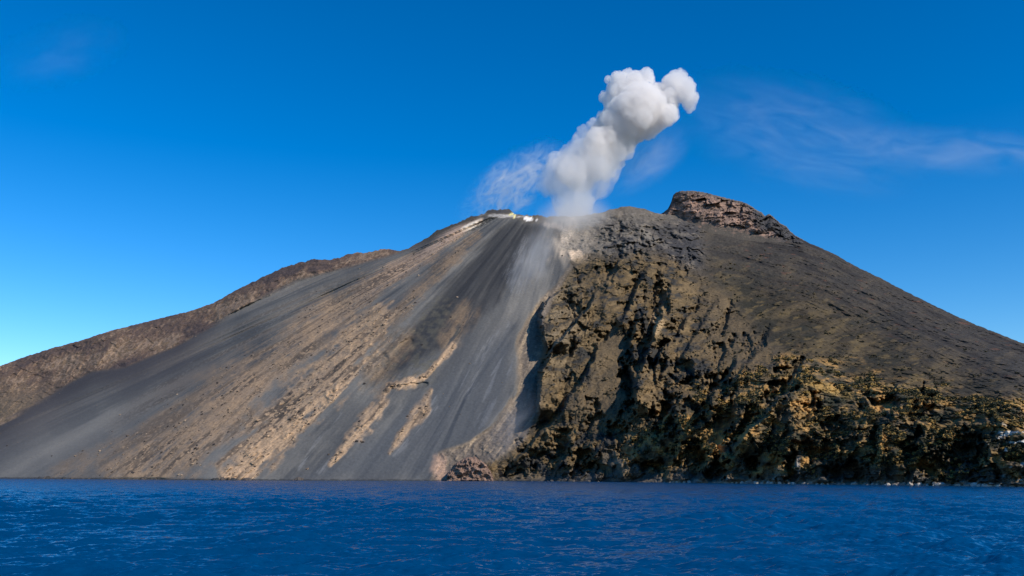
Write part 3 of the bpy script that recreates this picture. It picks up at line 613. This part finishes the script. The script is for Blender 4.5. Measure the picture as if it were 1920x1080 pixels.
def build_plume():
    root = empty('ash_plume', unproj(np.float64(1076), np.float64(405), PY_))
    inv = lambda bl: [(x - root.location.x, y - root.location.y, z - root.location.z, r) for x, y, z, r in bl]
    puff_mesh('plume_head', inv(cauliflower(blobs_at([(x, y, q * .9) for x, y, q in HEAD], PY_, 14, 1), 9, .36, 5)), 3.4, [(26, 4.5), (13, 2.6)], smoke_material('dense_ash_smoke', .060, (.972, .954, .940), .02, dict(scale=.03, stretch=(1, 1, 1), lo=.10, hi=.5, detail=3, warp=.6)), root, 0, 1)
    puff_mesh('plume_stem', inv(cauliflower(blobs_at([(x, y, q * .92) for x, y, q in STEM], PY_, 14, 2), 7, .36, 6)), 3.6, [(28, 6), (13, 2.6)], smoke_material('grey_ash_smoke', .028, (.962, .946, .932), .02, dict(scale=.018, stretch=(1, 1, 1), lo=.16, hi=.60, detail=4, warp=.8)), root, -2, 2)
    puff_mesh('plume_base', inv(blobs_at(BASE, PY_, 10, 3)), 5.0, [(60, 9), (25, 5)], smoke_material('thin_ash_smoke', .017, (.965, .952, .945), .02, dict(scale=.02, stretch=(1, 1, .7), lo=.22, hi=.66, detail=4, warp=.8)), root, 0, 3)
    tag(root, 'billowing white and grey ash plume rising from the crater and leaning right', 'smoke plume')
build_plume()

def drift(name, x, y, rx, ry, ang, Y, depth, density, color, stretch, lo, hi, label, cat, warp=1.0, seed=0, detail=6, power=1.0):
    """a soft body of thin smoke or cloud: an ellipsoid whose density is broken by noise and dies away towards its skin"""
    m, nt, b = new_mat(name); N, L = nt.nodes, nt.links; N.remove(b); out = N['Material Output']
    pv = N.new('ShaderNodeVolumePrincipled'); pv.inputs['Color'].default_value = (*color, 1); pv.inputs['Anisotropy'].default_value = .2
    tc = N.new('ShaderNodeTexCoord'); ln = N.new('ShaderNodeVectorMath'); ln.operation = 'LENGTH'; L.new(tc.outputs['Object'], ln.inputs[0])
    fo = N.new('ShaderNodeMapRange'); fo.interpolation_type = 'SMOOTHSTEP'; fo.inputs['From Min'].default_value = 1.0; fo.inputs['From Max'].default_value = .15; L.new(ln.outputs['Value'], fo.inputs['Value'])
    mp = N.new('ShaderNodeMapping'); mp.inputs['Scale'].default_value = stretch; mp.inputs['Location'].default_value = (seed * 3.7, seed * 1.3, seed * 2.1); L.new(tc.outputs['Object'], mp.inputs['Vector'])
    no = N.new('ShaderNodeTexNoise'); no.inputs['Scale'].default_value = 1.0; no.inputs['Detail'].default_value = detail; no.inputs['Roughness'].default_value = .58; no.inputs['Distortion'].default_value = warp; L.new(mp.outputs[0], no.inputs['Vector'])
    mr = N.new('ShaderNodeMapRange'); mr.inputs['From Min'].default_value = lo; mr.inputs['From Max'].default_value = hi; mr.inputs['To Max'].default_value = density; L.new(no.outputs['Fac'], mr.inputs['Value'])
    mu = N.new('ShaderNodeMath'); mu.operation = 'MULTIPLY'; L.new(mr.outputs[0], mu.inputs[0]); L.new(fo.outputs[0], mu.inputs[1]); L.new(mu.outputs[0], pv.inputs['Density']); L.new(pv.outputs[0], out.inputs['Volume'])
    v, f = ICO3; o = mesh_obj(name, v, f, m)
    o.location = unproj(np.float64(x), np.float64(y), Y); o.scale = (rx / F * Y, depth, ry / F * Y); o.rotation_euler = (0, math.radians(ang), 0)
    tag(o, label, cat, kind='stuff'); return o
drift('steam', 962, 348, 135, 62, -36, 2860, 90, .034, (.97, .965, .96), (3.6, 2.0, 2.6), .46, .74, 'thin bluish steam drifting from the crater rim left of the ash plume', 'steam', 2.2, 1)
drift('dust', 995, 510, 120, 48, -68, 2480, 110, .011, (.95, .925, .90), (2.0, 1.2, 2.4), .34, .74, 'pale dust hanging over the upper slide below the crater', 'dust', 1.0, 2)
drift('dust', 1078, 424, 90, 72, 0, 2760, 115, .023, (.95, .925, .89), (1.6, 1.2, 1.8), .26, .70, 'grey dust hanging around the foot of the ash plume at the crater', 'dust', 1.0, 3)
drift('dust', 955, 800, 100, 50, -60, 1700, 60, .007, (.94, .92, .90), (1.6, 1.2, 1.8), .34, .74, 'faint dust settling at the foot of the tan debris slope', 'dust', 1.0, 7)
drift('smoke_veil', 1200, 300, 120, 62, -28, 2960, 90, .0075, (.96, .96, .97), (1.6, 1.2, 1.8), .36, .75, 'faint veil of smoke trailing under the leaning plume', 'smoke', 1.2, 4)
drift('cloud', 1500, 255, 300, 120, 14, 7000, 320, .0009, (.97, .96, .97), (2.2, 1.0, 4.0), .42, .74, 'thin hazy cloud in the blue sky to the right of the plume head', 'cloud', 1.6, 5)
drift('cloud', 1770, 282, 300, 52, 4, 7000, 260, .0014, (.97, .96, .97), (3.0, 1.0, 1.6), .38, .74, 'long thin streak of cloud in the blue sky above the right-hand slope', 'cloud', 1.4, 6)
drift('cloud', 110, 100, 150, 60, -18, 7000, 260, .0004, (.97, .96, .97), (1.6, 1.0, 2.0), .42, .78, 'barely visible wisp of cloud high in the blue sky over the left ridge', 'cloud', 1.4, 8)

# ------------------------------------------------------------------ scrub, boulders, surf
def build_scrub():
    PX, PY, D, wat, pxs, M = ISL; r = np.random.default_rng(31)
    W = unproj(PX, PY, D); Q = W / 100 * np.array([1, .42, 1.0])
    cl = fbm3(Q[::3, ::3].astype(f4) * 3.2, 3, 33)
    up = sst(0, .06, np.linspace(0, 1, PX.shape[0]))[::3, None] * (PX[::3, ::3] < 2050) * (PX[::3, ::3] > -120)
    wgt = up * (M['flank'][::3, ::3] * (1 - M['summit'][::3, ::3]) * .6 * sst(.15, .7, cl) * sst(0, 260, PY[::3, ::3] - np.interp(PX[::3, ::3], SKY[:, 0], SKY[:, 1])) + M['gold'][::3, ::3] * 1.2 * sst(-.05, .5, cl) * sst(8, 75, wat[None, ::3] - PY[::3, ::3]) + .35 * M['ribs'][::3, ::3] * sst(.1, .6, cl))
    idx = r.choice(wgt.size, 10500, p=(wgt / wgt.sum()).ravel()); v0, f0 = ICO1; n = len(idx)
    P = W[::3, ::3].reshape(-1, 3)[idx]; g = M['gold'][::3, ::3].ravel()[idx]; c_ = cl.ravel()[idx]
    rad = (.7 + 1.5 * r.random(n) ** 3) * np.where(g > .5, 1.25, 1.0) * (P[:, 1] / 1500) ** .5
    jit = 1 + .42 * r.normal(size=(n, len(v0), 1)).clip(-1.5, 1.5)
    V = v0[None] * jit * rad[:, None, None] * np.array([1.15, 1.15, .75]); V = V + P[:, None] + np.array([0, -.6, .35]) * rad[:, None, None]
    pal = np.array([(.024,.025,.017),(.038,.035,.022),(.060,.050,.029),(.085,.066,.036)]); gpal = np.array([(.022,.025,.014),(.030,.031,.017),(.075,.060,.026),(.24,.15,.045)])
    k = np.clip((r.random(n) * 4 - .6 * (c_ < 0.1)).astype(int), 0, 3); base = np.where((g > .5)[:, None], gpal[k], pal[np.minimum(k, 2 + (r.random(n) > .7))])
    C = base[:, None] * (1 + .25 * r.normal(size=(n, len(v0), 1))).clip(.4, 1.7)
    Fc = (f0[None] + (np.arange(n) * len(v0))[:, None, None]).reshape(-1, 3)
    o = mesh_obj('scrub', V.reshape(-1, 3), Fc, rock_material('scrub_leaves', .8, .5), C.reshape(-1, 3), smooth=False)
    tag(o, 'dark and golden scrub tufts covering the lower right slopes', 'scrub', kind='stuff')
build_scrub()

def build_rubble():
    PX, PY, D, wat, pxs, M = ISL; r = np.random.default_rng(51); W = unproj(PX, PY, D)
    w = (M['tan'] + .02 * M['scree']) * sst(0, .03, np.linspace(0, 1, PX.shape[0]))[:, None] * (PX > -30) * (PX < 1950)
    w = w * sst(-.2, .5, fbm2(PX / 26, PY / 26, 2, 57)); w = w[::2, ::2]; idx = r.choice(w.size, 1500, p=(w / w.sum()).ravel()); n = len(idx); v0, f0 = ICO1
    P = W[::2, ::2].reshape(-1, 3)[idx]; rad = .8 + 2.6 * r.random(n) ** 4
    V = v0[None] * (1 + .3 * r.normal(size=(n, len(v0), 1)).clip(-1.5, 1.5)) * rad[:, None, None] * np.array([1.1, 1, .8]) + P[:, None]
    pal = np.array([(.05,.042,.038),(.09,.07,.056),(.20,.145,.10),(.30,.22,.15)]); C = pal[np.minimum((r.random(n) * 4).astype(int), 3)][:, None] * np.ones((n, len(v0), 1))
    o = mesh_obj('rubble', V.reshape(-1, 3), (f0[None] + (np.arange(n) * len(v0))[:, None, None]).reshape(-1, 3), rock_material('rubble_rock', 1.0, .3), C.reshape(-1, 3), smooth=False)
    tag(o, 'loose rubble scattered over the tan bands of the slide', 'rubble', kind='stuff')
build_rubble()

def boulder_mesh(name, col, seed, mat):
    v, f = ICO2; v = v.astype(f4); r = np.random.default_rng(seed)
    q = v * 1.1 + seed * 3.1
    v = v * (1 + .28 * n3(q, 1) + .16 * (1 - 2 * np.abs(n3(q * 2.2, 2))))[:, None] * np.array([1.2, .95, .72], f4)
    for _ in range(7):                      # broken flat faces
        d = r.normal(size=3); d /= np.linalg.norm(d); h = .72 + .15 * r.random(); k = np.maximum(v @ d - h, 0); v = v - k[:, None] * d * .9
    C = np.array(col, f4)[None] * (1 + .25 * n3(q * 3, 5))[:, None]
    o = mesh_obj(name, v, f, mat, C, smooth=False); return o
def build_boulders():
    r = np.random.default_rng(41); mat = rock_material('boulder_rock', 1.2, .3)
    pale = [boulder_mesh('boulder', c, 50 + i, mat) for i, c in enumerate([(.36,.32,.27),(.28,.24,.20),(.44,.40,.35),(.20,.17,.145)])]
    dark = [boulder_mesh('shore_rock', c, 60 + i, mat) for i, c in enumerate([(.05,.048,.047),(.085,.07,.06)])]
    used = set()
    def put(src, px, size, dy, label, cat, group):
        Y = float(shore_depth(px)) + dy
        o = src if src.name not in used else src.copy()
        if src.name in used: COL.objects.link(o)
        used.add(src.name)
        o.location = ((px - 960) / F * Y, Y, max(.15 * size + .10 * max(dy, 0), .1)); o.rotation_euler = (r.normal() * .25, r.normal() * .25, r.random() * 6.28); o.scale = (size * (.9 + .4 * r.random()), size, size * (.8 + .4 * r.random()))
        tag(o, label, cat, group)
    for i in range(200):
        px = 1235 + 690 * r.random() ** .75; put(pale[int(r.integers(4))], px, 1.3 + 2.6 * r.random() ** 2.2, -13 + 15 * r.random(), 'weathered boulder among many lining the waterline under the right-hand cliffs', 'boulder', 'boulders lining the waterline under the cliffs')
    for i in range(26):
        px = 920 + 330 * r.random(); put(dark[int(r.integers(2))], px, 1.6 + 3.0 * r.random() ** 2, -4 + 7 * r.random(), 'black wet rock at the sea edge below the ribbed cliffs', 'rock', 'black rocks at the foot of the ribbed cliffs')
    for i in range(46):
        c = [72, 100, 140, 280, 300, 425, 440, 455, 470, 395, 560][int(r.integers(11))]; px = c + r.normal() * 12; put(dark[int(r.integers(2))], px, 2.2 + 5.0 * r.random() ** 2, -4 + 12 * r.random() ** 2, 'low dark rock at the water where the grey ash slide meets the sea', 'rock', 'dark rocks along the foot of the ash slide')
build_boulders()

def build_surf():
    px = np.arange(-60, 1990, 1.5); Y = shore_depth(px); V = []; Fc = []
    a = n2(px / 14, 0 * px, 71) + .7 * n2(px / 4, 0 * px, 72); wdt = 1.2 + 2.2 * np.clip(a, 0, 1)
    for i in range(len(px) - 1):
        if a[i] < .2: continue
        k = len(V)
        for j in (i, i + 1):
            for off in (5 - 2 * wdt[j], 5 + 9 * (.5 + .5 * a[j])):
                y = Y[j] - off - 3 * a[j]; V.append(((px[j] - 960) / F * y, y, .42))
        Fc.append((k, k + 2, k + 3, k + 1))
    m, nt, b = new_mat('foam'); b.inputs['Base Color'].default_value = (.62, .65, .67, 1); b.inputs['Roughness'].default_value = .8
    no = nt.nodes.new('ShaderNodeTexNoise'); no.inputs['Scale'].default_value = .7; cr = nt.nodes.new('ShaderNodeMapRange'); cr.inputs['From Min'].default_value = .42; cr.inputs['From Max'].default_value = .6
    tc = nt.nodes.new('ShaderNodeTexCoord'); nt.links.new(tc.outputs['Object'], no.inputs['Vector']); nt.links.new(no.outputs['Fac'], cr.inputs['Value']); nt.links.new(cr.outputs[0], b.inputs['Alpha'])
    o = mesh_obj('surf', V, Fc, m); tag(o, 'broken white surf where the sea meets the shore', 'surf', kind='stuff')
build_surf()
